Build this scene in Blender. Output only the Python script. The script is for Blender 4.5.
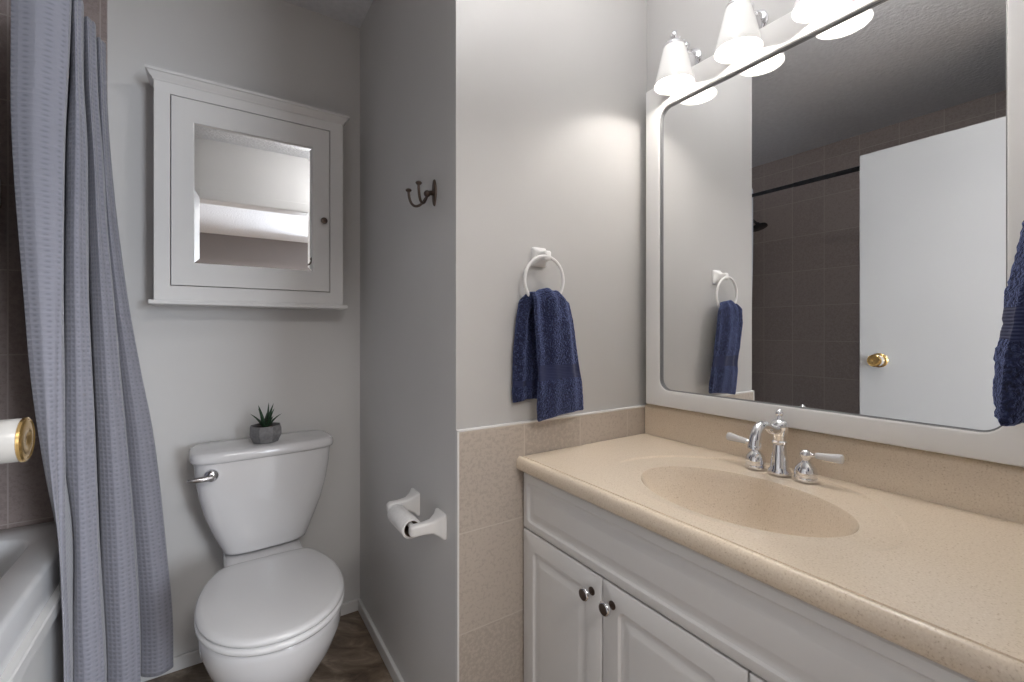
import bpy, bmesh, math, random
from mathutils import Vector, Matrix, noise
PI = math.pi
random.seed(4)
S = bpy.context.scene
COL = S.collection
for o in list(bpy.data.objects):
    bpy.data.objects.remove(o)

# ------------------------------------------------------------ camera, world, lights, exposure
cam_d = bpy.data.cameras.new('camera'); cam = bpy.data.objects.new('camera', cam_d); COL.objects.link(cam)
cam.location = (0, 0, 1.17)
cam.rotation_euler = (PI/2, 0, math.radians(-33.25))
cam_d.sensor_width = 36; cam_d.lens = 15.75; cam_d.shift_y = -10/1024
cam_d.clip_start = 0.01
S.camera = cam
S.view_settings.view_transform = 'Standard'
S.view_settings.look = 'None'
S.view_settings.gamma = 1
S.view_settings.use_curve_mapping = False
S.view_settings.exposure = 1.10
wd = bpy.data.worlds.new('world'); S.world = wd; wd.use_nodes = True
wd.node_tree.nodes['Background'].inputs[0].default_value = (0.75, 0.85, 1, 1)
wd.node_tree.nodes['Background'].inputs[1].default_value = 0.6

LAMP_Y = (0.847, 0.652, 0.459)        # the three vanity lamps along the right wall
XR, XC, YT, YB, XL, CEIL = 1.216, 0.5, 1.02, 1.932, -1.12, 2.447

def area(name, loc, rot, size, size_y, power, color):
    l = bpy.data.lights.new(name, 'AREA'); l.shape = 'RECTANGLE'
    l.size = size; l.size_y = size_y; l.energy = power; l.color = color
    o = bpy.data.objects.new(name, l); COL.objects.link(o); o.location = loc; o.rotation_euler = rot
    return o
# daylight through the window in the far wall of the room behind the camera
area('daylight', (1.95, -3.36, 1.45), (PI/2-.35, 0, 0), 1.5, 1.5, 105, (0.86, 0.92, 1.0))
# added fill light for bounce in the room behind the camera, no fixture known
area('hall_fill_light', (0.35, -1.0, 2.40), (0, 0, 0), 0.6, 0.6, 16, (1.0, 0.97, 0.94))
for i, y in enumerate(LAMP_Y):
    l = bpy.data.lights.new('bulb_light', 'POINT'); l.energy = 2.9; l.color = (1.0, 0.945, 0.88); l.shadow_soft_size = 0.024
    o = bpy.data.objects.new('bulb_light', l); COL.objects.link(o); o.location = (1.131, y, 1.935)

# ------------------------------------------------------------ materials
def mat(name, color=(.8, .8, .8), rough=.5, metal=0, **kw):
    m = bpy.data.materials.new(name); m.use_nodes = True
    b = m.node_tree.nodes['Principled BSDF']
    b.inputs['Base Color'].default_value = (*color, 1); b.inputs['Roughness'].default_value = rough; b.inputs['Metallic'].default_value = metal
    for k, v in kw.items():
        b.inputs[k.replace('_', ' ')].default_value = v
    return m
def N(m, t, **kw):
    n = m.node_tree.nodes.new(t)
    for k, v in kw.items(): setattr(n, k, v)
    return n
def L(m, a, b): m.node_tree.links.new(a, b)
def bsdf(m): return m.node_tree.nodes['Principled BSDF']
def coords(m, scale=(1, 1, 1), loc=(0, 0, 0), rot=(0, 0, 0)):
    t = N(m, 'ShaderNodeTexCoord'); p = N(m, 'ShaderNodeMapping')
    p.inputs['Scale'].default_value = scale; p.inputs['Location'].default_value = loc; p.inputs['Rotation'].default_value = rot
    L(m, t.outputs['Object'], p.inputs['Vector']); return p.outputs['Vector']
def ramp(m, src, stops):
    r = N(m, 'ShaderNodeValToRGB'); e = r.color_ramp.elements
    while len(e) < len(stops): e.new(.5)
    for i, (p, c) in enumerate(stops): e[i].position = p; e[i].color = (*c, 1)
    L(m, src, r.inputs['Fac']); return r.outputs['Color']
def bump(m, src, strength=.2, dist=.002):
    b = N(m, 'ShaderNodeBump'); b.inputs['Strength'].default_value = strength; b.inputs['Distance'].default_value = dist
    L(m, src, b.inputs['Height']); L(m, b.outputs['Normal'], bsdf(m).inputs['Normal'])
def noisemat(name, stops, scale, rough=.5, detail=4, bstr=0, bdist=.002, bscale=None, vec=(1, 1, 1), **kw):
    m = mat(name, stops[0][1], rough, **kw)
    v = coords(m, vec); n = N(m, 'ShaderNodeTexNoise'); n.inputs['Scale'].default_value = scale; n.inputs['Detail'].default_value = detail
    L(m, v, n.inputs['Vector']); L(m, ramp(m, n.outputs['Fac'], stops), bsdf(m).inputs['Base Color'])
    if bstr:
        n2 = N(m, 'ShaderNodeTexNoise'); n2.inputs['Scale'].default_value = bscale or scale; n2.inputs['Detail'].default_value = 3
        L(m, v, n2.inputs['Vector']); bump(m, n2.outputs['Fac'], bstr, bdist)
    return m

def paint(name, c, rough=.45, b=.05):
    d = tuple(x*.975 for x in c)
    return noisemat(name, [(.35, d), (.65, c)], 3, rough, 3, b, .0012, 260)
M_wall = paint('wall_paint', (.67, .66, .65), .42)
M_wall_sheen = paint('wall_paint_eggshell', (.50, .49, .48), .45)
M_white = paint('white_trim_paint', (.76, .75, .74), .35, .02)
M_cab = paint('white_cabinet_lacquer', (.78, .77, .76), .33, .015)
M_ceil = noisemat('stippled_ceiling', [(.3, (.76, .77, .80)), (.7, (.83, .84, .87))], 40, .9, 6, .7, .01, 60)
M_hall = paint('taupe_wall_paint', (.20, .175, .165), .6)

def tile_mat(name, a, b, grout, plane, ou, ov, w=.2035, h=.25, rough=.32):
    """plane: which object axis runs along the wall; ou/ov: position of one joint"""
    m = mat(name, a, rough)
    t = N(m, 'ShaderNodeTexCoord'); s = N(m, 'ShaderNodeSeparateXYZ'); L(m, t.outputs['Object'], s.inputs[0])
    cx = N(m, 'ShaderNodeMath', operation='SUBTRACT'); L(m, s.outputs[plane], cx.inputs[0]); cx.inputs[1].default_value = ou - 40*w
    cz = N(m, 'ShaderNodeMath', operation='SUBTRACT'); L(m, s.outputs['Z'], cz.inputs[0]); cz.inputs[1].default_value = ov - 40*h
    c = N(m, 'ShaderNodeCombineXYZ'); L(m, cx.outputs[0], c.inputs[0]); L(m, cz.outputs[0], c.inputs[1])
    br = N(m, 'ShaderNodeTexBrick'); br.offset = 0; br.squash = 1
    br.inputs['Scale'].default_value = 1; br.inputs['Brick Width'].default_value = w; br.inputs['Row Height'].default_value = h
    br.inputs['Mortar Size'].default_value = .0021; br.inputs['Mortar Smooth'].default_value = .25
    br.inputs['Color1'].default_value = (.45, .45, .45, 1); br.inputs['Color2'].default_value = (.55, .55, .55, 1); br.inputs['Mortar'].default_value = (.5, .5, .5, 1)
    L(m, c.outputs[0], br.inputs['Vector'])
    n = N(m, 'ShaderNodeTexNoise'); n.inputs['Scale'].default_value = 95; n.inputs['Detail'].default_value = 8; n.inputs['Roughness'].default_value = .7
    L(m, t.outputs['Object'], n.inputs['Vector'])
    ad = N(m, 'ShaderNodeMath', operation='ADD'); L(m, n.outputs['Fac'], ad.inputs[0])
    sep = N(m, 'ShaderNodeSeparateColor'); L(m, br.outputs['Color'], sep.inputs[0]); L(m, sep.outputs[0], ad.inputs[1])
    col = ramp(m, ad.outputs[0], [(.78, a), (1.0, tuple((p+q)/2 for p, q in zip(a, b))), (1.0, b)])
    mx = N(m, 'ShaderNodeMix', data_type='RGBA'); L(m, br.outputs['Fac'], mx.inputs[0]); L(m, col, mx.inputs[6]); mx.inputs[7].default_value = (*grout, 1)
    L(m, mx.outputs[2], bsdf(m).inputs['Base Color'])
    inv = N(m, 'ShaderNodeMath', operation='SUBTRACT'); inv.inputs[0].default_value = 1; L(m, br.outputs['Fac'], inv.inputs[1])
    ad2 = N(m, 'ShaderNodeMath', operation='MULTIPLY_ADD'); L(m, n.outputs['Fac'], ad2.inputs[0]); ad2.inputs[1].default_value = .25; L(m, inv.outputs[0], ad2.inputs[2])
    bump(m, ad2.outputs[0], .35, .0015)
    return m
M_tile_l = tile_mat('bath_tile_left', (.34, .29, .27), (.42, .36, .335), (.52, .46, .43), 'Y', 1.606, 1.100)
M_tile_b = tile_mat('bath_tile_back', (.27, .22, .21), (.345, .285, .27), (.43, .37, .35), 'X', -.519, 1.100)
M_tile_t = tile_mat('wainscot_tile', (.40, .345, .295), (.50, .435, .375), (.56, .50, .44), 'X', .704, .661, .2035, .254)

def floor_mat():
    m = mat('slate_vinyl_floor', (.12, .09, .07), .38)
    v = coords(m, (1, 1, 1), rot=(0, 0, .6))
    n = N(m, 'ShaderNodeTexNoise'); n.inputs['Scale'].default_value = 7; n.inputs['Detail'].default_value = 9; n.inputs['Roughness'].default_value = .65; n.inputs['Distortion'].default_value = .8
    mp = N(m, 'ShaderNodeMapping'); mp.inputs['Scale'].default_value = (1, 2.2, 1); L(m, v, mp.inputs['Vector']); L(m, mp.outputs[0], n.inputs['Vector'])
    c = ramp(m, n.outputs['Fac'], [(.32, (.065, .044, .030)), (.48, (.16, .115, .080)), (.56, (.21, .16, .118)), (.68, (.36, .295, .225))])
    L(m, c, bsdf(m).inputs['Base Color']); bump(m, n.outputs['Fac'], .3, .003); return m
M_floor = floor_mat()
M_porcelain = mat('white_porcelain', (.70, .695, .705), .12, Coat_Weight=.3)
M_seat = mat('white_seat_plastic', (.72, .715, .72), .22)
M_tub = mat('tub_acrylic', (.74, .74, .75), .18)
M_tubapron = mat('tub_apron_panel', (.78, .775, .76), .3)
M_chrome = mat('chrome', (.86, .86, .88), .06, 1)
M_darkmetal = mat('dark_metal_rod', (.05, .05, .055), .25, .8)
M_steel = mat('brushed_nickel_dark', (.42, .40, .40), .22, 1)
M_bronze = mat('aged_bronze', (.13, .10, .085), .34, 1)
M_brass = mat('polished_brass', (.83, .56, .22), .16, 1)
M_knobwhite = mat('ivory_knob', (.46, .445, .42), .25)
M_mirror = mat('mirror_silver', (.93, .94, .945), .0, 1)
M_mirror_edge = mat('mirror_dark_edge', (.10, .10, .105), .2, .6)
M_dark = mat('dark_gap', (.02, .02, .02), .8)
M_white_plastic = mat('white_plastic', (.80, .79, .78), .28)
M_paper = noisemat('tissue_paper', [(.3, (.80, .79, .78)), (.7, (.87, .86, .85))], 120, .95, 3, .2, .001, 400)
M_card = mat('cardboard', (.22, .16, .12), .9)
M_glass_shade = mat('opal_glass', (.70, .695, .685), .25, Emission_Color=(1, .96, .91, 1), Emission_Strength=.10, Transmission_Weight=0)
_t = N(M_glass_shade, 'ShaderNodeBsdfTranslucent'); _t.inputs['Color'].default_value = (.95, .93, .90, 1)
_x = N(M_glass_shade, 'ShaderNodeMixShader'); _x.inputs[0].default_value = .02
L(M_glass_shade, bsdf(M_glass_shade).outputs[0], _x.inputs[1]); L(M_glass_shade, _t.outputs[0], _x.inputs[2])
L(M_glass_shade, _x.outputs[0], M_glass_shade.node_tree.nodes['Material Output'].inputs['Surface'])
M_bulb = mat('bulb_glow', (1, 1, 1), .3, Emission_Color=(1, .95, .88, 1), Emission_Strength=2)
def stone():
    m = mat('beige_speckled_stone', (.5, .42, .33), .22, Coat_Weight=.15)
    v = coords(m)
    n = N(m, 'ShaderNodeTexNoise'); n.inputs['Scale'].default_value = 330; n.inputs['Detail'].default_value = 3; L(m, v, n.inputs['Vector'])
    c = ramp(m, n.outputs['Fac'], [(.28, (.60, .47, .34)), (.40, (.77, .65, .51)), (.62, (.81, .69, .55)), (.75, (.86, .76, .63))])
    L(m, c, bsdf(m).inputs['Base Color']); return m
M_stone = stone()
def terry():
    m = mat('navy_terry', (.016, .024, .075), .95, Sheen_Weight=.6, Sheen_Roughness=.4)
    bsdf(m).inputs['Sheen Tint'].default_value = (.35, .45, .9, 1)
    v = coords(m); n = N(m, 'ShaderNodeTexNoise'); n.inputs['Scale'].default_value = 230; n.inputs['Detail'].default_value = 3; L(m, v, n.inputs['Vector'])
    c = ramp(m, n.outputs['Fac'], [(.35, (.005, .007, .028)), (.55, (.015, .022, .078)), (.72, (.075, .095, .20))])
    L(m, c, bsdf(m).inputs['Base Color']); bump(m, n.outputs['Fac'], 1.0, .008); return m
M_terry = terry()
def band_mat():
    m = mat('navy_woven_band', (.016, .024, .085), .8, Sheen_Weight=.1)
    v = coords(m); w = N(m, 'ShaderNodeTexWave', bands_direction='Z'); w.inputs['Scale'].default_value = 75; w.inputs['Distortion'].default_value = .3; L(m, v, w.inputs['Vector'])
    bump(m, w.outputs['Fac'], .5, .002); return m
M_band = band_mat()
def curtain_mat():
    m = mat('blue_grey_waffle_fabric', (.17, .18, .24), .85, Sheen_Weight=.25)
    uv = N(m, 'ShaderNodeUVMap'); uv.uv_map = 'UVMap'
    mp = N(m, 'ShaderNodeMapping'); mp.inputs['Scale'].default_value = (1, 1, 1); L(m, uv.outputs[0], mp.inputs['Vector'])
    vo = N(m, 'ShaderNodeTexVoronoi', feature='F1', voronoi_dimensions='2D'); vo.inputs['Scale'].default_value = 78; vo.inputs['Randomness'].default_value = .12
    L(m, mp.outputs[0], vo.inputs['Vector'])
    c = ramp(m, vo.outputs['Distance'], [(.10, (.205, .207, .245)), (.28, (.262, .262, .305)), (.6, (.27, .27, .312))])
    L(m, c, bsdf(m).inputs['Base Color']); bump(m, vo.outputs['Distance'], .55, .005); return m
M_curtain = curtain_mat()
M_pot = noisemat('dark_concrete', [(.3, (.15, .15, .155)), (.7, (.22, .215, .22))], 90, .8, 5, .3, .001, 200)
M_soil = noisemat('potting_gravel', [(.35, (.05, .035, .03)), (.6, (.16, .12, .10))], 260, .95, 2, .8, .004)
M_leaf = noisemat('succulent_green', [(.3, (.012, .035, .018)), (.7, (.03, .075, .035))], 60, .45, 2, vec=(1, 1, 3))
M_wood = noisemat('hall_floor', [(.3, (.25, .18, .12)), (.7, (.36, .27, .19))], 6, .4, 4, vec=(8, 1, 1))

# ------------------------------------------------------------ mesh helpers
WORLD = {}
def link(name, bm, m, parent=None, smooth=None, world=True):
    """one mesh object; world=True: verts were authored in world space and are moved into the parent's space"""
    if parent is not None and world:
        bm.transform(WORLD[parent.name].inverted())
    bmesh.ops.recalc_face_normals(bm, faces=bm.faces[:])
    me = bpy.data.meshes.new(name); bm.to_mesh(me); bm.free()
    for x in (m if isinstance(m, (list, tuple)) else [m]): me.materials.append(x)
    o = bpy.data.objects.new(name, me); COL.objects.link(o)
    if smooth is not None:
        for p in me.polygons: p.use_smooth = True
        if smooth < 180:
            try:
                me.set_sharp_from_angle(angle=math.radians(smooth))
            except Exception: pass
    if parent is not None:
        o.parent = parent; WORLD[o.name] = WORLD[parent.name]
    else: WORLD[o.name] = Matrix()
    return o
def thing(name, label, cat, loc, rz=0, group=None):
    o = bpy.data.objects.new(name, None); COL.objects.link(o)
    o.empty_display_size = .05
    o.location = loc; o.rotation_euler = (0, 0, rz)
    WORLD[o.name] = Matrix.Translation(loc) @ Matrix.Rotation(rz, 4, 'Z')
    tag(o, label, cat, group); return o
def tag(o, label, cat, group=None):
    o['label'] = label; o['category'] = cat
    if group: o['group'] = group
    return o
def struct(name, bm, m, smooth=None):
    o = link(name, bm, m, None, smooth); o['kind'] = 'structure'; return o
def box(bm, x0, x1, y0, y1, z0, z1, bev=0, seg=2):
    r = bmesh.ops.create_cube(bm, size=1)
    bmesh.ops.transform(bm, verts=r['verts'], matrix=Matrix.Translation(((x0+x1)/2, (y0+y1)/2, (z0+z1)/2)) @ Matrix.Diagonal((x1-x0, y1-y0, z1-z0, 1)))
    if bev:
        es = list({e for v in r['verts'] for e in v.link_edges})
        bmesh.ops.bevel(bm, geom=es, offset=bev, segments=seg, profile=.5, affect='EDGES')
    return bm
def B(*a, **k): return box(bmesh.new(), *a, **k)
def loft(bm, rings, cap0=True, cap1=True, closed=True, mi=None):
    vs = [[bm.verts.new(p) for p in r] for r in rings]
    n = len(rings[0])
    for i in range(len(vs)-1):
        for j in range(n if closed else n-1):
            k = (j+1) % n
            f = bm.faces.new((vs[i][j], vs[i][k], vs[i+1][k], vs[i+1][j]))
            if mi: f.material_index = mi(i, j)
    if cap0: bm.faces.new(vs[0][::-1])
    if cap1: bm.faces.new(vs[-1])
    return vs
def lathe(bm, prof, seg=32, mtx=Matrix(), cap0=True, cap1=True):
    rings = []
    for r, z in prof:
        r = max(r, 1e-4)
        rings.append([mtx @ Vector((r*math.cos(2*PI*k/seg), r*math.sin(2*PI*k/seg), z)) for k in range(seg)])
    loft(bm, rings, cap0, cap1); return bm
def tube(bm, pts, rad, seg=12, cap=True):
    pts = [Vector(p) for p in pts]; n = len(pts)
    rad = rad if isinstance(rad, (list, tuple)) else [rad]*n
    rings = []; up = None
    for i, p in enumerate(pts):
        t = (pts[min(i+1, n-1)]-pts[max(i-1, 0)]).normalized()
        if up is None:
            up = Vector((0, 0, 1)) if abs(t.z) < .9 else Vector((1, 0, 0))
        up = (up - t*up.dot(t)).normalized(); s = t.cross(up)
        rings.append([p + (up*math.cos(2*PI*k/seg) + s*math.sin(2*PI*k/seg))*rad[i] for k in range(seg)])
    loft(bm, rings, cap, cap); return bm
def torus(bm, c, R, r, rot=Matrix(), seg=48, sub=12):
    rings = []
    for i in range(seg):
        a = 2*PI*i/seg
        rings.append([Vector(c) + (rot @ Vector(((R+r*math.cos(b))*math.cos(a), (R+r*math.cos(b))*math.sin(a), r*math.sin(b)))) for b in [2*PI*k/sub for k in range(sub)]])
    rings.append(rings[0]); loft(bm, rings, False, False)
    bmesh.ops.remove_doubles(bm, verts=bm.verts[:], dist=1e-6); return bm
def bez(p0, p1, p2, p3, n=14):
    p0, p1, p2, p3 = map(Vector, (p0, p1, p2, p3))
    return [p0*(1-t)**3 + p1*3*t*(1-t)**2 + p2*3*t*t*(1-t) + p3*t**3 for t in [i/n for i in range(n+1)]]
def rr(cx, cy, w, h, r, n=6):
    """rounded rectangle outline, 4*(n+1) points"""
    out = []; r = max(min(r, w/2, h/2), 1e-5)
    for sx, sy, a0 in ((1, 1, 0), (-1, 1, PI/2), (-1, -1, PI), (1, -1, 1.5*PI)):
        for k in range(n+1):
            a = a0 + PI/2*k/n
            out.append((cx+sx*(w/2-r)+r*math.cos(a), cy+sy*(h/2-r)+r*math.sin(a)))
    return out
def ball(bm, c, r, seg=16, sq=(1, 1, 1)):
    prof = [(r*math.sin(PI*k/seg), -r*math.cos(PI*k/seg)) for k in range(seg+1)]
    return lathe(bm, prof, seg*2, Matrix.Translation(c) @ Matrix.Diagonal((*sq, 1)))
ROTX = lambda s: Matrix.Rotation(s*PI/2, 4, 'Y')       # lathe axis z -> +-x
ROTY = lambda s: Matrix.Rotation(-s*PI/2, 4, 'X')      # lathe axis z -> +-y

# ------------------------------------------------------------ room shell
struct('floor', B(-1.24, 1.34, .05, 2.05, -.08, 0), M_floor)
struct('floor_hall', B(-2.1, 3.1, -3.4, .05, -.08, 0), M_wood)
struct('ceiling', B(-2.1, 3.1, -3.4, 2.05, CEIL, CEIL+.08), M_ceil)
struct('wall_back', B(-1.24, 1.34, YB, YB+.1, 0, CEIL), M_wall)
struct('wall_left', B(XL-.1, XL, .05, YB, 0, CEIL), M_tile_l)
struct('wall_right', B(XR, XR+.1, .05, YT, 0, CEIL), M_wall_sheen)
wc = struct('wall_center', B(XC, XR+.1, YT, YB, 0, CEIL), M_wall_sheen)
wc.data.materials.append(M_wall)          # alcove face lightened with the back wall colour to offset its missing light
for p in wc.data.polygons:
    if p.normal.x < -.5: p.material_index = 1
bm = bmesh.new(); box(bm, -2.1, -.285, -.07, .05, 0, CEIL); box(bm, .60, 3.1, -.07, .05, 0, CEIL); box(bm, -.285, .60, -.07, .05, 2.045, CEIL)
struct('wall_near', bm, M_white)
struct('wall_tub_end', B(XL, -.345, .05, .385, 0, CEIL), M_wall)
HY = -3.4
bm = bmesh.new(); box(bm, -2.1, 1.15, HY-.1, HY, 0, CEIL); box(bm, 2.75, 3.1, HY-.1, HY, 0, CEIL); box(bm, 1.15, 2.75, HY-.1, HY, 0, .65); box(bm, 1.15, 2.75, HY-.1, HY, 2.25, CEIL)
struct('wall_hall_far', bm, M_hall)
struct('wall_hall_left', B(-2.2, -2.1, HY, -.07, 0, CEIL), M_hall)
struct('wall_hall_right', B(3.1, 3.2, HY, -.07, 0, CEIL), M_hall)
bm = bmesh.new(); box(bm, 1.15, 1.21, HY-.06, HY+.012, .65, 2.25); box(bm, 2.69, 2.75, HY-.06, HY+.012, .65, 2.25); box(bm, 1.21, 2.69, HY-.06, HY+.012, .65, .71); box(bm, 1.21, 2.69, HY-.06, HY+.012, 2.19, 2.25); box(bm, 1.93, 1.97, HY-.05, HY-.01, .71, 2.19)
struct('window_1', bm, M_white)
# tiled surround on the back wall, tile wainscot on the towel wall
struct('trim_1', B(XL, -.300, YB-.012, YB, 0, CEIL), M_tile_b)
struct('trim_2', B(XC+.004, XR, YT-.009, YT, 0, .916), M_tile_t)
bm = bmesh.new(); box(bm, XC, XR, YT-.0105, YT, .916, .9215, .001, 1); box(bm, XC-.001, XC+.0045, YT-.0105, YT+.001, 0, .9215, .001, 1)
struct('trim_3', bm, M_white)
# door casing on the near wall
bm = bmesh.new(); box(bm, .602, .66, .05, .060, 0, 2.10, .003); box(bm, -.285, .66, .05, .060, 2.047, 2.11, .003)
struct('trim_4', bm, M_white)
# baseboards
struct('baseboard_back', B(-.300, XC, YB-.012, YB, 0, .047, .003), M_white)
struct('baseboard_side', B(XC-.012, XC, YT+.001, YB-.012, 0, .047, .003), M_white)

# ------------------------------------------------------------ open door with knob
d = struct('door_1', B(-.307, -.270, .150, .907, .008, 2.033, .002), paint('door_paint', (.48, .475, .47), .4, .02))
WORLD[d.name] = Matrix()
bm = bmesh.new(); mx = Matrix.Translation((-.270, .828, 1.03)) @ ROTX(1)
lathe(bm, [(.034, 0), (.034, .003), (.030, .007), (.016, .009), (.014, .016)], 40, mx)
k = link('door_knob', bm, M_brass, d, 40)
bm = bmesh.new(); lathe(bm, [(.014, .014), (.024, .018), (.0275, .024), (.0275, .058), (.0265, .060)], 40, mx)
link('knob_grip', bm, M_knobwhite, k, 40)['label'] = 'pale cylindrical grip'
bm = bmesh.new(); lathe(bm, [(.0272, .059), (.0285, .060), (.0285, .063), (.026, .0645), (.024, .0635), (.0225, .0640), (.010, .0645), (.006, .0625), (0, .0625)], 40, mx)
link('knob_cap', bm, M_brass, k, 40)['label'] = 'brass end cap'

# ------------------------------------------------------------ bathtub
t = thing('bathtub', 'white bathtub with a panelled apron behind the blue grey curtain', 'bathtub', (-.735, 1.15, 0))
bm = bmesh.new()
cx, cy = -.735, 1.1525; W, D = .766, 1.534
loops = [(W, D, .02, .50), (W, D, .02, .578), (W-.008, D-.008, .018, .586), (W-.024, D-.02, .02, .590), (W-.150, D-.20, .09, .5885), (W-.158, D-.208, .09, .585), (W-.166, D-.216, .09, .576), (W-.20, D-.25, .10, .53), (W-.26, D-.34, .12, .30), (W-.32, D-.46, .12, .18), (W-.42, D-.6, .12, .165)]
loft(bm, [[(x, y, z) for x, y in rr(cx, cy, w, h, r, 8)] for w, h, r, z in loops], False, True)
link('tub_shell', bm, M_tub, t, 50)
bm = bmesh.new()
# apron: ledge standing a little proud below the rim, then a plain panel with a raised field
prof = [(-.352, .502), (-.336, .500), (-.333, .496), (-.333, .466), (-.340, .456), (-.347, .452), (-.347, .0), (-.38, .0), (-.38, .502)]
loft(bm, [[(x, y, z) for x, z in prof] for y in (.387, 1.916)], True, True)
link('apron', bm, M_tubapron, t, 30)
bm = bmesh.new(); lathe(bm, [(.028, 0), (.028, .004), (.010, .006), (0, .006)], 24, Matrix.Translation((-.735, 1.62, .165)))
link('drain', bm, M_chrome, t, 40)
# wall-mounted soap dispenser at the left edge of the picture
t = thing('soap_dispenser', 'white wall soap dispenser on the brown tile at the left edge', 'soap dispenser', (-.575, YB-.012, 1.38))
def rbox(bm, x0, x1, y0, y1, z0, z1, r):
    ls = [(-2*r*.3, z0), (0, z0+r*.3), (0, z1-r*.3), (-2*r*.3, z1)]
    loft(bm, [[(x, y, z) for x, y in rr((x0+x1)/2, (y0+y1)/2, x1-x0+s, y1-y0+s, r, 5)] for s, z in ls])
bm = bmesh.new(); rbox(bm, -.62, -.532, 1.85, YB-.013, 1.38, 1.525, .02); link('reservoir', bm, M_white_plastic, t, 50)
bm = bmesh.new(); rbox(bm, -.615, -.528, 1.86, YB-.013, 1.53, 1.615, .018); link('cap', bm, mat('lilac_plastic', (.62, .56, .64), .3), t, 50)

# ------------------------------------------------------------ shower head, curtain rod, curtain
t = thing('shower_fixture', 'dark round shower head on the brown tile seen in the mirror', 'shower', (-.76, YB-.012, 2.0))
bm = bmesh.new(); lathe(bm, [(.03, 0), (.028, .006), (.012, .012)], 28, Matrix.Translation((-.76, YB-.0125, 2.0)) @ ROTY(-1)); link('flange', bm, M_darkmetal, t, 40)
bm = bmesh.new(); tube(bm, bez((-.76, YB-.015, 2.0), (-.76, 1.82, 2.01), (-.76, 1.73, 1.99), (-.76, 1.672, 1.915)), .009, 12); link('shower_arm', bm, M_darkmetal, t, 40)
bm = bmesh.new(); lathe(bm, [(.012, .03), (.016, .018), (.05, .006), (.056, -.002), (.056, -.010), (.050, -.012), (0, -.0125)], 36, Matrix.Translation((-.76, 1.660, 1.892)) @ Matrix.Rotation(-.30, 4, 'X')); link('spray_face', bm, M_darkmetal, t, 40)
t = thing('shower_curtain_rod', 'dark shower curtain rod running above the tub', 'curtain rod', (-.365, .385, 2.0))
bm = bmesh.new(); tube(bm, [(-.365, .389, 2.0), (-.365, 1.25, 2.0)], .0125, 20); link('rod', bm, M_darkmetal, t, 40)
bm = bmesh.new(); tube(bm, [(-.365, 1.249, 2.0), (-.365, 1.917, 2.0)], .0108, 20); link('rod_sleeve', bm, M_darkmetal, t, 40)
for y, s in ((.386, 1), (YB-.013, -1)):
    bm = bmesh.new(); lathe(bm, [(.026, 0), (.026, .006), (.016, .02), (.013, .022)], 28, Matrix.Translation((-.365, y, 2.0)) @ ROTY(s)); link('end_flange', bm, M_darkmetal, t, 40)

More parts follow.
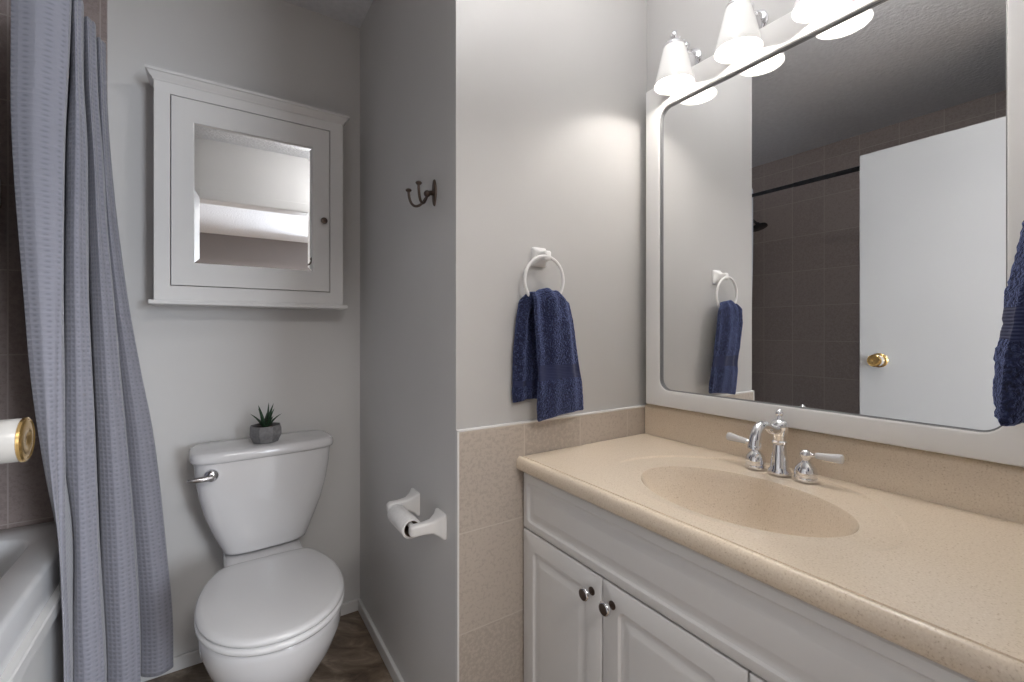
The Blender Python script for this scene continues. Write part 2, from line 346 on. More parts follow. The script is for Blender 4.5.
# curtain cross-section knots (near end to far end) at several heights: (x, y)
def catmull(p, t):
    n = len(p)-1; i = min(int(t*n), n-1); f = t*n-i
    a, b, c, e = p[max(i-1, 0)], p[i], p[i+1], p[min(i+2, n)]
    return tuple(.5*((2*b[q]) + (-a[q]+c[q])*f + (2*a[q]-5*b[q]+4*c[q]-e[q])*f*f + (-a[q]+3*b[q]-3*c[q]+e[q])*f**3) for q in range(2))
CURT = {
 2.045: [(-0.402, 1.504), (-0.354, 1.490), (-0.311, 1.504), (-0.305, 1.526), (-0.332, 1.649), (-0.331, 1.655), (-0.320, 1.616), (-0.310, 1.590), (-0.308, 1.604), (-0.302, 1.626), (-0.327, 1.749), (-0.328, 1.755), (-0.317, 1.716), (-0.305, 1.690), (-0.300, 1.704), (-0.294, 1.726), (-0.316, 1.849), (-0.319, 1.855), (-0.310, 1.816), (-0.298, 1.790), (-0.294, 1.804), (-0.288, 1.826), (-0.310, 1.905)],
 1.850: [(-0.401, 1.504), (-0.355, 1.490), (-0.315, 1.504), (-0.309, 1.526), (-0.336, 1.649), (-0.332, 1.655), (-0.321, 1.616), (-0.310, 1.590), (-0.307, 1.604), (-0.301, 1.626), (-0.325, 1.749), (-0.324, 1.755), (-0.314, 1.716), (-0.300, 1.690), (-0.295, 1.704), (-0.289, 1.726), (-0.311, 1.849), (-0.312, 1.855), (-0.303, 1.816), (-0.292, 1.790), (-0.289, 1.804), (-0.283, 1.826), (-0.305, 1.905)],
 1.660: [(-0.399, 1.504), (-0.357, 1.490), (-0.321, 1.504), (-0.315, 1.526), (-0.342, 1.649), (-0.340, 1.655), (-0.329, 1.616), (-0.310, 1.590), (-0.299, 1.604), (-0.293, 1.626), (-0.317, 1.749), (-0.317, 1.755), (-0.307, 1.716), (-0.291, 1.690), (-0.284, 1.704), (-0.278, 1.726), (-0.299, 1.849), (-0.304, 1.855), (-0.295, 1.816), (-0.283, 1.790), (-0.279, 1.804), (-0.273, 1.826), (-0.295, 1.905)],
 1.450: [(-0.392, 1.504), (-0.355, 1.490), (-0.324, 1.504), (-0.318, 1.526), (-0.346, 1.649), (-0.342, 1.655), (-0.330, 1.616), (-0.311, 1.590), (-0.299, 1.604), (-0.293, 1.626), (-0.316, 1.749), (-0.313, 1.755), (-0.303, 1.716), (-0.285, 1.690), (-0.275, 1.704), (-0.269, 1.726), (-0.290, 1.849), (-0.297, 1.855), (-0.288, 1.816), (-0.271, 1.790), (-0.262, 1.804), (-0.256, 1.826), (-0.278, 1.905)],
 1.250: [(-0.381, 1.504), (-0.350, 1.490), (-0.325, 1.504), (-0.319, 1.526), (-0.347, 1.649), (-0.343, 1.655), (-0.331, 1.616), (-0.310, 1.590), (-0.296, 1.604), (-0.290, 1.626), (-0.314, 1.749), (-0.308, 1.755), (-0.298, 1.716), (-0.276, 1.690), (-0.261, 1.704), (-0.255, 1.726), (-0.275, 1.849), (-0.285, 1.855), (-0.276, 1.816), (-0.254, 1.790), (-0.240, 1.804), (-0.234, 1.826), (-0.256, 1.905)],
 1.050: [(-0.368, 1.504), (-0.343, 1.490), (-0.324, 1.504), (-0.318, 1.526), (-0.346, 1.649), (-0.344, 1.655), (-0.332, 1.616), (-0.307, 1.590), (-0.290, 1.604), (-0.284, 1.626), (-0.307, 1.749), (-0.302, 1.755), (-0.292, 1.716), (-0.265, 1.690), (-0.247, 1.704), (-0.241, 1.726), (-0.259, 1.849), (-0.268, 1.855), (-0.259, 1.816), (-0.231, 1.790), (-0.212, 1.804), (-0.206, 1.826), (-0.228, 1.905)],
 0.850: [(-0.348, 1.504), (-0.333, 1.490), (-0.323, 1.504), (-0.317, 1.526), (-0.345, 1.649), (-0.344, 1.655), (-0.332, 1.616), (-0.304, 1.590), (-0.284, 1.604), (-0.278, 1.626), (-0.300, 1.749), (-0.295, 1.755), (-0.286, 1.716), (-0.255, 1.690), (-0.233, 1.704), (-0.227, 1.726), (-0.244, 1.849), (-0.248, 1.855), (-0.240, 1.816), (-0.207, 1.790), (-0.182, 1.804), (-0.176, 1.826), (-0.198, 1.905)],
 0.650: [(-0.321, 1.504), (-0.317, 1.490), (-0.320, 1.504), (-0.314, 1.526), (-0.325, 1.649), (-0.321, 1.655), (-0.319, 1.616), (-0.300, 1.590), (-0.277, 1.604), (-0.271, 1.626), (-0.293, 1.749), (-0.288, 1.755), (-0.279, 1.716), (-0.246, 1.690), (-0.220, 1.704), (-0.214, 1.726), (-0.231, 1.849), (-0.234, 1.855), (-0.227, 1.816), (-0.190, 1.790), (-0.161, 1.804), (-0.155, 1.826), (-0.177, 1.905)],
 0.450: [(-0.312, 1.504), (-0.310, 1.490), (-0.315, 1.504), (-0.309, 1.526), (-0.325, 1.649), (-0.321, 1.655), (-0.319, 1.616), (-0.295, 1.590), (-0.270, 1.604), (-0.264, 1.626), (-0.285, 1.749), (-0.282, 1.755), (-0.273, 1.716), (-0.238, 1.690), (-0.211, 1.704), (-0.205, 1.726), (-0.220, 1.849), (-0.223, 1.855), (-0.216, 1.816), (-0.177, 1.790), (-0.146, 1.804), (-0.140, 1.826), (-0.162, 1.905)],
 0.250: [(-0.309, 1.504), (-0.307, 1.490), (-0.311, 1.504), (-0.305, 1.526), (-0.325, 1.649), (-0.321, 1.655), (-0.319, 1.616), (-0.290, 1.590), (-0.263, 1.604), (-0.257, 1.626), (-0.278, 1.749), (-0.276, 1.755), (-0.267, 1.716), (-0.231, 1.690), (-0.203, 1.704), (-0.197, 1.726), (-0.212, 1.849), (-0.210, 1.855), (-0.204, 1.816), (-0.164, 1.790), (-0.132, 1.804), (-0.126, 1.826), (-0.148, 1.905)],
 0.085: [(-0.309, 1.504), (-0.307, 1.490), (-0.311, 1.504), (-0.305, 1.526), (-0.325, 1.649), (-0.321, 1.655), (-0.319, 1.616), (-0.290, 1.590), (-0.263, 1.604), (-0.257, 1.626), (-0.277, 1.749), (-0.274, 1.755), (-0.265, 1.716), (-0.229, 1.690), (-0.201, 1.704), (-0.195, 1.726), (-0.209, 1.849), (-0.207, 1.855), (-0.201, 1.816), (-0.161, 1.790), (-0.129, 1.804), (-0.123, 1.826), (-0.145, 1.905)],
}
zs = sorted(CURT); NU, NV = 330, 150
bm = bmesh.new(); uvl = bm.loops.layers.uv.new('UVMap')
cr = {z: [catmull(CURT[z], j/NU) for j in range(NU+1)] for z in zs}
ARC = [0]
for j in range(NU):
    a, b = cr[.85][j], cr[.85][j+1]; ARC.append(ARC[-1] + math.hypot(a[0]-b[0], a[1]-b[1]))
grid = []; uvs = {}
for i in range(NV+1):
    z = .085 + (2.045-.085)*i/NV
    zz = min(max(z, zs[0]), zs[-1])
    q = max(a for a in range(len(zs)-1) if zs[a] <= zz + 1e-9); q = min(q, len(zs)-2)
    f = (zz-zs[q])/(zs[q+1]-zs[q])
    zm, z0, z1, zp = zs[max(q-1, 0)], zs[q], zs[q+1], zs[min(q+2, len(zs)-1)]
    row = []; ulen = 0; prev = None
    for j in range(NU+1):
        vals = []
        for c in range(2):
            a, b, cc, e = cr[zm][j][c], cr[z0][j][c], cr[z1][j][c], cr[zp][j][c]
            m0 = (cc-a)/max(z1-zm, 1e-6)*(z1-z0); m1 = (e-b)/max(zp-z0, 1e-6)*(z1-z0)
            vals.append((2*f**3-3*f*f+1)*b + (f**3-2*f*f+f)*m0 + (-2*f**3+3*f*f)*cc + (f**3-f*f)*m1)
        x, y = vals
        w = noise.noise(Vector((j*.05, z*2.1, 3)))*.004
        x += w
        v = bm.verts.new((x, y, z)); row.append(v)
        uvs[v] = (ARC[j], z)
    grid.append(row)
for i in range(NV):
    for j in range(NU):
        fc = bm.faces.new((grid[i][j], grid[i][j+1], grid[i+1][j+1], grid[i+1][j]))
        for lp in fc.loops: lp[uvl].uv = uvs[lp.vert]
o = link('shower_curtain', bm, M_curtain, None, 180)
md = o.modifiers.new('thickness', 'SOLIDIFY'); md.thickness = .002; md.offset = 0
tag(o, 'blue grey waffle shower curtain bunched at the end of the tub', 'shower curtain')

# ------------------------------------------------------------ medicine cabinet
XC0, XC1, Z0, Z1, YF = -.172, .406, 1.270, 1.977, 1.822
t = thing('medicine_cabinet', 'white framed medicine cabinet with mirrored door hung above the toilet', 'cabinet', ((XC0+XC1)/2, YB, Z0))
xc, zc, w, h = (XC0+XC1)/2, (Z0+Z1)/2, XC1-XC0, Z1-Z0
def front_xz(bm, loops, cx, cz, cap0=False, cap1=True, n=3):
    """nested rectangles in the xz plane: (w, h, r, y)"""
    loft(bm, [[(x, y, z) for x, z in rr(cx, cz, a, b, r, n)] for a, b, r, y in loops], cap0, cap1)
DX0, DX1, DZ0, DZ1 = -.128, .357, 1.320, 1.936
dxc, dzc, dw, dh = (DX0+DX1)/2, (DZ0+DZ1)/2, DX1-DX0, DZ1-DZ0
bm = bmesh.new()
# carcass with a face frame around the door opening
def frame_xz(bm, o_, i_, y0, y1):
    (ax, bx, az, bz), (cx_, dx_, cz_, dz_) = o_, i_
    box(bm, ax, cx_, y0, y1, az, bz); box(bm, dx_, bx, y0, y1, az, bz); box(bm, cx_, dx_, y0, y1, az, cz_); box(bm, cx_, dx_, y0, y1, dz_, bz)
frame_xz(bm, (XC0, XC1, Z0, Z1), (DX0-.0025, DX1+.0025, DZ0-.0025, DZ1+.0025), YF, YB-.001)
box(bm, DX0-.004, DX1+.004, YB-.02, YB-.001, DZ0-.004, DZ1+.004)
link('carcass', bm, M_cab, t)
bm = bmesh.new()
cp = [(0, 1.974), (.003, 1.974), (.005, 1.980), (.011, 1.986), (.016, 1.995), (.021, 1.997), (.021, 2.005), (0, 2.005)]
rings = []
for e, z in cp: rings.append([(XC0-e, YB-.001, z), (XC0-e, YF-e, z), (XC1+e, YF-e, z), (XC1+e, YB-.001, z)])
loft(bm, rings); link('crown_moulding', bm, M_cab, t, 30)
bm = bmesh.new(); box(bm, XC0-.014, XC1+.014, YF-.016, YB-.001, Z0-.014, Z0, .003); link('bottom_ledge', bm, M_cab, t)
bm = bmesh.new()
MW, MH = .362, .462; mzc = dzc + .002
front_xz(bm, [(dw, dh, .001, YF+.02), (dw, dh, .001, YF), (dw-.003, dh-.003, .001, YF-.0015), (MW+.004, MH+.004, .001, YF-.0015), (MW, MH, .001, YF+.008), (MW, MH, .001, YF+.02)], dxc, dzc, False, False)
dr = link('door', bm, M_cab, t, 25)
bm = bmesh.new()
front_xz(bm, [(MW+.004, MH+.004, .001, YF+.0145), (MW, MH, .001, YF+.0075), (MW-.028, MH-.028, .001, YF+.0068)], dxc, dzc, True, True)
link('mirror_pane', bm, M_mirror, dr)['label'] = 'bevelled mirror pane'
bm = bmesh.new(); lathe(bm, [(.006, 0), (.005, .012), (.011, .016), (.0125, .020), (.011, .025), (.004, .028), (0, .028)], 24, Matrix.Translation((.334, YF-.0015, 1.586)) @ ROTY(-1)); link('knob', bm, M_bronze, dr, 50)['label'] = 'small dark bronze knob'

# ------------------------------------------------------------ toilet (local: front is -y)
TO = thing('toilet', 'white two-piece toilet with closed lid against the back wall', 'toilet', (.131, YB-.004, 0), math.radians(0.4))
def se(cx, cy, a, b, p=2.6, n=56, flat=None):
    out = []
    for k in range(n):
        th = 2*PI*k/n; c, s = math.cos(th), math.sin(th)
        out.append((cx + a*math.copysign(abs(c)**(2/p), c), cy + b*math.copysign(abs(s)**(2/p), s)))
    return out
bm = bmesh.new()
TW = Matrix.Rotation(math.radians(3.6), 4, 'Z')      # the tank sits slightly twisted on the bowl
tk = [(.122, .072, .429, 3.6), (.128, .076, .431, 3.6), (.131, .078, .440, 3.8), (.157, .082, .500, 3.8), (.179, .087, .56, 4.2), (.196, .091, .63, 4.6), (.206, .094, .70, 5), (.210, .095, .752, 5)]
loft(bm, [[TW @ Vector((x, y, z)) for x, y in se(0, -.018-.097, a, b, p)] for a, b, z, p in tk])
link('tank', bm, M_porcelain, TO, 60, False)
bm = bmesh.new()
ld = [(.208, .098, .746, 5), (.217, .104, .749, 5), (.220, .106, .756, 5), (.219, .105, .770, 5), (.214, .100, .778, 5), (.204, .092, .781, 5), (.10, .05, .782, 4)]
loft(bm, [[TW @ Vector((x, y, z)) for x, y in se(0, -.018-.097, a, b, p)] for a, b, z, p in ld])
link('tank_lid', bm, M_porcelain, TO, 60, False)
# flush lever on the left front of the tank
bm = bmesh.new(); mx = TW @ Matrix.Translation((-.163, -.206, .712)) @ ROTY(-1)
lathe(bm, [(.020, -.01), (.020, .006), (.017, .011), (.012, .014), (.009, .016), (0, .016)], 28, mx)
fl = link('flush_lever', bm, M_chrome, TO, 50, False)
bm = bmesh.new(); tube(bm, [TW @ Vector(p) for p in ((-.160, -.222, .708), (-.185, -.228, .709), (-.210, -.228, .710), (-.226, -.226, .711))], [.009, .0085, .0075, .005], 14); link('lever_arm', bm, M_steel, fl, 50, False)
# bowl
def egg(cy, a, bf, bb, n=64, pb=2.5):
    out = []
    for k in range(n):
        th = 2*PI*k/n; c, s = math.cos(th), math.sin(th)
        if s < 0: x, y = a*math.copysign(abs(c)**(2/2.1), c), bf*-abs(s)**(2/2.1)
        else: x, y = a*math.copysign(abs(c)**(2/pb), c), bb*abs(s)**(2/pb)
        out.append((x, cy+y))
    return out
SC = -.462      # seat centre
bm = bmesh.new()
bl = [(-.40, .098, .165, .22, 0), (-.40, .098, .165, .22, .02), (-.40, .094, .155, .22, .06), (-.41, .104, .152, .22, .14), (-.43, .128, .178, .21, .20), (-.448, .162, .212, .20, .27), (SC, .178, .228, .20, .33), (SC, .180, .232, .20, .365), (SC, .181, .233, .20, .382), (SC, .176, .228, .196, .388)]
loft(bm, [[(x, y, z) for x, y in egg(cy, a, bf, bb)] for cy, a, bf, bb, z in bl])
# deck that carries the tank
dk = [(.105, .10, .24), (.112, .118, .33), (.118, .122, .405), (.115, .119, .414), (.108, .112, .420)]
loft(bm, [[(x, y, z) for x, y in rr(0, -.140, 2*a, 2*b, .04, 8)] for a, b, z in dk])
link('bowl', bm, M_porcelain, TO, 60, False)
def seat_outline(cy, a, bf, bb, n=96):
    out = []
    for x, y in egg(0, a, bf, bb*1.32, n, 2.0):
        out.append((x, cy + (y if y < bb*.9 else bb*.9 + (bb*.1)*(1-math.exp(-(y-bb*.9)/(bb*.1))))))
    return out
bm = bmesh.new()
st = [(-.012, .389), (-.004, .390), (0, .395), (0, .402), (-.004, .407), (-.012, .408)]
loft(bm, [[(x, y, z) for x, y in seat_outline(SC, .188+e, .246+e, .216+e)] for e, z in st])
link('seat', bm, M_seat, TO, 60, False)
bm = bmesh.new()
st = [(-.014, .4085), (-.005, .4095), (-.001, .414), (-.001, .420), (-.006, .426), (-.016, .4285), (-.05, .4300), (-.12, .4308)]
loft(bm, [[(x, y, z) for x, y in seat_outline(SC, .188+e, .245+e, .222+e)] for e, z in st])
link('seat_lid', bm, M_seat, TO, 60, False)
for s in (-1, 1):
    bm = bmesh.new(); tube(bm, [(s*.050, -.247, .412), (s*.085, -.247, .412)], .008, 14); link('hinge', bm, M_seat, TO, 50, False)

# ------------------------------------------------------------ succulent on the tank lid
PX, PY, PZ = .139, 1.788, .7825
t = thing('potted_succulent', 'small spiky green succulent in a faceted grey pot on the toilet tank', 'plant', (PX, PY, PZ))
bm = bmesh.new(); mx = Matrix.Translation((PX, PY, PZ)) @ Matrix.Rotation(.35, 4, 'Z')
lathe(bm, [(.036, 0), (.041, .002), (.053, .028), (.052, .048), (.049, .058), (.045, .058), (.047, .046), (.046, .038)], 8, mx, True, True)
link('pot', bm, M_pot, t)
bm = bmesh.new(); mx2 = Matrix.Translation((PX, PY, PZ))
lathe(bm, [(.0455, .044), (.038, .048), (.022, .0495), (.010, .051), (0, .051)], 24, mx)
link('soil', bm, M_soil, t, 60)
rnd = random.Random(8)
def leaf(az, tilt, ln, wd):
    bm = bmesh.new(); R = Matrix.Translation((PX, PY, PZ+.046)) @ Matrix.Rotation(az, 4, 'Z')
    rings = []
    for i in range(9):
        s = i/8; a = tilt*(.55+.45*s)
        px = .006 + math.sin(a)*ln*s; pz = math.cos(a)*ln*s*(1-.05*s)
        wv = wd*(.75+.5*s if s < .3 else (1-s)**.8*1.28)+.0003
        rings.append([R @ Vector((px+math.cos(b)*wv*.42*math.cos(a), math.sin(b)*wv, pz-math.cos(b)*wv*.42*math.sin(a))) for b in [2*PI*k/8 for k in range(8)]])
    loft(bm, rings); link('leaf', bm, M_leaf, t, 60)
leaf(.4, .05, .094, .0085)
for i in range(4): leaf(i*2*PI/4+.7, .30+.10*rnd.random(), .080+.012*rnd.random(), .0085)
for i in range(5): leaf(i*2*PI/5+.15, .68+.14*rnd.random(), .062+.012*rnd.random(), .0080)

# ------------------------------------------------------------ coat hook on the alcove side wall
t = thing('coat_hook', 'dark bronze double coat hook on the grey side wall', 'hook', (XC, 1.15, 1.551))
bm = bmesh.new()
mx = Matrix.Translation((XC, 1.15, 1.551)) @ ROTX(-1)
rings = []
for e, hgt in ((0, 0), (0, .003), (-.003, .0055), (-.006, .006)):
    rings.append([mx @ Vector(((.035+e)*math.cos(a)*(1+.06*math.cos(4*a)), (.012+e*.7)*math.sin(a), hgt)) for a in [2*PI*k/40 for k in range(40)]])
loft(bm, rings); link('back_plate', bm, M_bronze, t, 40)
bm = bmesh.new(); tube(bm, [(XC-.004, 1.15, 1.55), (XC-.016, 1.15, 1.548), (XC-.022, 1.15, 1.545)], [.007, .0065, .009], 16); ball(bm, (XC-.023, 1.15, 1.545), .0095, 10); link('post', bm, M_bronze, t, 50)
for s in (-1, 1):
    bm = bmesh.new(); tube(bm, bez((XC-.022, 1.15, 1.542), (XC-.040, 1.15+s*.012, 1.495), (XC-.062, 1.15+s*.036, 1.505), (XC-.062, 1.15+s*.037, 1.556), 18), .0036, 12)
    pr = link('prong', bm, M_bronze, t, 50)
    bm = bmesh.new(); lathe(bm, [(.003, -.004), (.0075, 0), (.0085, .003), (.006, .006), (0, .007)], 20, Matrix.Translation((XC-.062, 1.15+s*.037, 1.555))); link('prong_tip', bm, M_bronze, pr, 50)

# ------------------------------------------------------------ toilet paper holder and roll
t = thing('toilet_paper_holder', 'white toilet paper holder with two brackets on the grey side wall', 'paper holder', (XC, 1.197, .655))
for y, s in ((1.105, 1), (1.290, -1)):
    bm = bmesh.new()
    # square flared wall plate that narrows into an arm with a rounded end
    st = [(.0, .030, .034), (.006, .030, .034), (.014, .022, .026), (.030, .015, .017), (.055, .0125, .0145), (.080, .0125, .0150), (.088, .010, .012), (.090, .006, .008)]
    loft(bm, [[(XC-e, yy, zz) for yy, zz in rr(y, .655, 2*a, 2*b, .007, 5)] for e, a, b in st])
    link('bracket', bm, M_white_plastic, t, 50)
bm = bmesh.new(); tube(bm, [(XC-.073, 1.114, .655), (XC-.073, 1.280, .655)], .007, 14); link('spindle', bm, M_white_plastic, t, 50)
t = thing('toilet_paper_roll', 'nearly empty toilet paper roll on the white holder', 'toilet paper', (XC-.073, 1.195, .655))
bm = bmesh.new(); mx = Matrix.Translation((XC-.073, 1.134, .648)) @ ROTY(1)
lathe(bm, [(.0205, 0), (.0262, 0), (.0266, .001), (.0266, .121), (.0262, .122), (.0205, .122)], 40, mx, False, False)
link('paper', bm, M_paper, t, 40)
bm = bmesh.new(); lathe(bm, [(.0196, .0), (.0205, .0), (.0205, .122), (.0196, .122), (.0196, 0)], 40, mx, False, False); link('cardboard_core', bm, M_card, t, 40)['label'] = 'brown cardboard core'

# ------------------------------------------------------------ towel rings and towels (local: wall plane at y=0, front is -y)
def make_ring(loc, rz, label):
    t = thing('towel_ring', label, 'towel ring', loc, rz, 'white towel rings')
    bm = bmesh.new()
    st = [(0, .024, .027), (.006, .024, .027), (.012, .019, .022), (.024, .013, .014), (.036, .012, .013), (.044, .012, .013), (.048, .008, .009)]
    loft(bm, [[(x, -e, z) for x, z in rr(0, .003, 2*a, 2*b, .006, 5)] for e, a, b in st])
    link('wall_mount', bm, M_white_plastic, t, 50, False)
    bm = bmesh.new(); torus(bm, (-.008, -.040, -.066), .066, .0045, Matrix.Rotation(PI/2+.06, 4, 'X')); link('ring', bm, M_white_plastic, t, 180, False)
    return t
RING = (.757, YT, 1.375)
make_ring(RING, 0, 'white plastic towel ring on the wall above the tiles left of the mirror')

def make_towel(lean=0):
    """a folded hand towel swept through the ring: up the back flap, over the ring, down the front flap"""
    bm = bmesh.new(); NS, NL = 96, 150
    # stations: (pos along, centre x, y, z, normal angle, half width, half thickness)
    key = [(0.00, -.052, -.012, -.395, 0, .040, .008), (.08, -.052, -.013, -.370, 0, .042, .010), (.22, -.051, -.016, -.27, 0, .042, .010), (.34, -.043, -.018, -.17, 0, .040, .011), (.40, -.030, -.022, -.126, .35, .046, .013), (.44, -.012, -.035, -.110, 1.1, .050, .013), (.48, -.002, -.050, -.108, 1.9, .054, .013), (.53, .002, -.064, -.124, 2.75, .063, .012), (.60, .008, -.067, -.175, PI, .068, .012), (.74, .023, -.063, -.275, PI, .071, .0125), (.80, .032, -.060, -.325, PI, .074, .0125), (.84, .034, -.060, -.350, PI, .077, .0125), (.93, .038, -.055, -.402, PI, .080, .0135), (.985, .041, -.053, -.434, PI, .081, .011), (1.0, .041, -.053, -.439, PI, .079, .006)]
    def samp(t):
        for i in range(len(key)-1):
            if key[i][0] <= t <= key[i+1][0]:
                f = (t-key[i][0])/(key[i+1][0]-key[i][0]); f = f*f*(3-2*f)*.5+f*.5
                return [key[i][q]*(1-f)+key[i+1][q]*f for q in range(7)]
        return list(key[-1])
    rings = []; info = []
    for i in range(NL+1):
        t = i/NL; _, cx, cy, cz, ang, hw, ht = samp(t)
        # normal points outward from the loop: starts toward the wall (+y), goes up, ends toward the viewer (-y)
        nrm = Vector((0, math.cos(ang), math.sin(ang)))
        band = .765 < t < .822 or .10 < t < .13
        stitch = abs(t-.757) < .005 or abs(t-.830) < .005 or abs(t-.785) < .003 or abs(t-.968) < .004
        r = []
        for k in range(NS):
            a = 2*PI*k/NS; c, s = math.cos(a), math.sin(a)
            u = math.copysign(abs(c)**.75, c); v = math.copysign(abs(s)**.55, s)
            g = 1 if .38 < t < .62 else max(0, 1-abs(t-.5)/.5)*1.2
            fold = (.0055*math.sin(u*4.1+.6+t*1.2) + .0035*math.sin(u*8.3+2+t*2.5))*(.35+g*.9)
            if t > .6: fold += .004*math.exp(-((u+.15)/.16)**2)*-1 + .004*math.exp(-((u-.45)/.2)**2)
            th = ht*(.80 if band else 1)*(.86 if stitch else 1)
            p = Vector((cx + u*hw, cy, cz)) + nrm*(v*th + fold)
            p.z += .004*math.sin(u*2+1)*(1 if t > .8 or t < .1 else 0) + (.006*u if t > .9 else 0)
            if not band:
                q = p*210; p += nrm*noise.noise(q)*.0020*v; p.x += noise.noise(q+Vector((9, 3, 1)))*.0009
            r.append(p)
        if lean:
            for p in r: p.y += lean*(.45 - max(0, t-.5)/.5 + .9*max(0, 1-max(0, t-.5)/.28)) if t > .38 else lean*1.35
        rings.append(r); info.append(band)
    loft(bm, rings, True, True, True, lambda i, j: 1 if info[i] and info[i+1] else 0)
    return bm
tow = link('hand_towel', make_towel(), [M_terry, M_band], None, 70)
tow.location = RING; tag(tow, 'navy hand towel hanging from the ring left of the mirror', 'towel', 'navy hand towels')

# the second ring and towel on the near wall beside the doorway, at the right edge of the picture
R2 = (.862, .05, 1.495)
make_ring(R2, PI, 'white plastic towel ring behind the navy towel at the right edge')
tw2 = link('hand_towel', make_towel(.030), [M_terry, M_band], None, 70); tag(tw2, '', 'towel', 'navy hand towels'); tw2.location = R2; tw2.rotation_euler = (0, 0, PI)
tw2['label'] = 'navy hand towel cut off by the right edge, in front of the mirror'

# ------------------------------------------------------------ wall mirror in its painted frame
def loop_yz(cy, cz, w, h, r, x, n=8): return [(x, y, z) for y, z in rr(cy, cz, w, h, r, n)]
FY0, FY1, FZ0, FZ1 = .105, .990, .932, 1.954
GY0, GY1, GZ0, GZ1 = .186, .934, .985, 1.874
fcy, fcz, fw, fh = (FY0+FY1)/2, (FZ0+FZ1)/2, FY1-FY0, FZ1-FZ0
gcy, gcz, gw, gh = (GY0+GY1)/2, (GZ0+GZ1)/2, GY1-GY0, GZ1-GZ0
t = thing('wall_mirror', 'large rounded-corner mirror in a wide white frame above the counter', 'mirror', (XR, fcy, FZ0))
bm = bmesh.new()
loft(bm, [loop_yz(fcy, fcz, fw, fh, .004, XR-.0005), loop_yz(fcy, fcz, fw, fh, .004, XR-.040), loop_yz(fcy, fcz, fw-.006, fh-.006, .004, XR-.043),
          loop_yz(gcy, gcz, gw+.016, gh+.016, .042, XR-.043), loop_yz(gcy, gcz, gw+.008, gh+.008, .038, XR-.0415), loop_yz(gcy, gcz, gw+.004, gh+.004, .036, XR-.0385), loop_yz(gcy, gcz, gw+.002, gh+.002, .034, XR-.02)], False, False)
link('frame', bm, M_white, t, 30)
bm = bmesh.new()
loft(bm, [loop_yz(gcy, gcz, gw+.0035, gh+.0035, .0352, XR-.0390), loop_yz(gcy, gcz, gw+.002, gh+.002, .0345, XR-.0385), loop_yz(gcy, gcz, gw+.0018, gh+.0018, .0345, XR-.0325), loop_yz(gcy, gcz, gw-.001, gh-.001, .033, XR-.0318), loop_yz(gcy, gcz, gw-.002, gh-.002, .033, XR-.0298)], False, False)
link('recess_shade_strip', bm, mat('grey_recess_shade', (.22, .22, .225), .4, .4), t, 30)['label'] = 'thin grey strip painted as the shade in the frame recess'  # grey colour stands for the shade on the recess wall of the frame
bm = bmesh.new(); loft(bm, [loop_yz(gcy, gcz, gw+.012, gh+.012, .038, XR-.022), loop_yz(gcy, gcz, gw+.011, gh+.011, .0375, XR-.030)], True, True)
link('mirror_glass', bm, M_mirror, t)

# ------------------------------------------------------------ vanity lamps
def make_sconce(label, y):
    t = thing('vanity_lamp', label, 'lamp', (XR, y, 1.988), 0, 'vanity lamps above the mirror')
    bm = bmesh.new(); lathe(bm, [(.034, 0), (.034, .004), (.030, .008), (.010, .012), (.008, .03)], 28, Matrix.Translation((0, 0, .012)) @ ROTX(-1)); link('wall_plate', bm, M_chrome, t, 40, False)
    bm = bmesh.new(); lathe(bm, [(0, -.034), (.012, -.033), (.022, -.028), (.027, -.018), (.027, .006)], 28, Matrix.Translation((-.030, 0, .002))); link('porcelain_cup', bm, M_porcelain, t, 60, False)['label'] = 'white porcelain cup'
    bm = bmesh.new(); lathe(bm, [(.028, .004), (.030, .006), (.030, .012), (.022, .018), (.010, .022), (.007, .034), (.010, .038), (.012, .045), (.009, .052), (0, .054)], 28, Matrix.Translation((-.030, 0, .002))); link('collar', bm, M_chrome, t, 50, False)
    bm = bmesh.new(); tube(bm, [(-.030, 0, .050), (-.046, 0, .052), (-.050, 0, .0525), (-.054, 0, .053), (-.064, 0, .054), (-.068, 0, .0545), (-.072, 0, .055), (-.085, 0, .057)], [.006, .006, .009, .006, .006, .009, .006, .006], 16); link('arm', bm, M_chrome, t, 50, False)
    bm = bmesh.new(); lathe(bm, [(.0, .070), (.008, .068), (.012, .060), (.010, .051), (.007, .046), (.012, .042), (.026, .036), (.031, .028), (.031, .020), (.029, .018)], 32, Matrix.Translation((-.085, 0, 0))); link('socket_cap', bm, M_chrome, t, 50, False)
    bm = bmesh.new()
    out = [(.026, .026), (.031, .022), (.034, .010), (.040, -.015), (.047, -.045), (.053, -.070), (.0575, -.088), (.0570, -.0895), (.055, -.088), (.0505, -.070), (.0445, -.045), (.0375, -.015), (.0315, .010), (.026, .020)]
    lathe(bm, out, 44, Matrix.Translation((-.085, 0, 0)), False, False); link('glass_shade', bm, M_glass_shade, t, 60, False)['label'] = 'opal glass bell shade'
    bm = bmesh.new(); ball(bm, (-.085, 0, -.045), .019, 12, (1, 1, 1.25)); lathe(bm, [(.012, -.025), (.012, .018)], 20, Matrix.Translation((-.085, 0, 0))); link('bulb', bm, M_bulb, t, 60, False)
    return t
make_sconce('chrome vanity lamp with opal shade nearest the room corner', LAMP_Y[0])
make_sconce('middle chrome vanity lamp with opal shade above the mirror', LAMP_Y[1])
make_sconce('chrome vanity lamp cut off by the top edge, farthest from the corner', LAMP_Y[2])

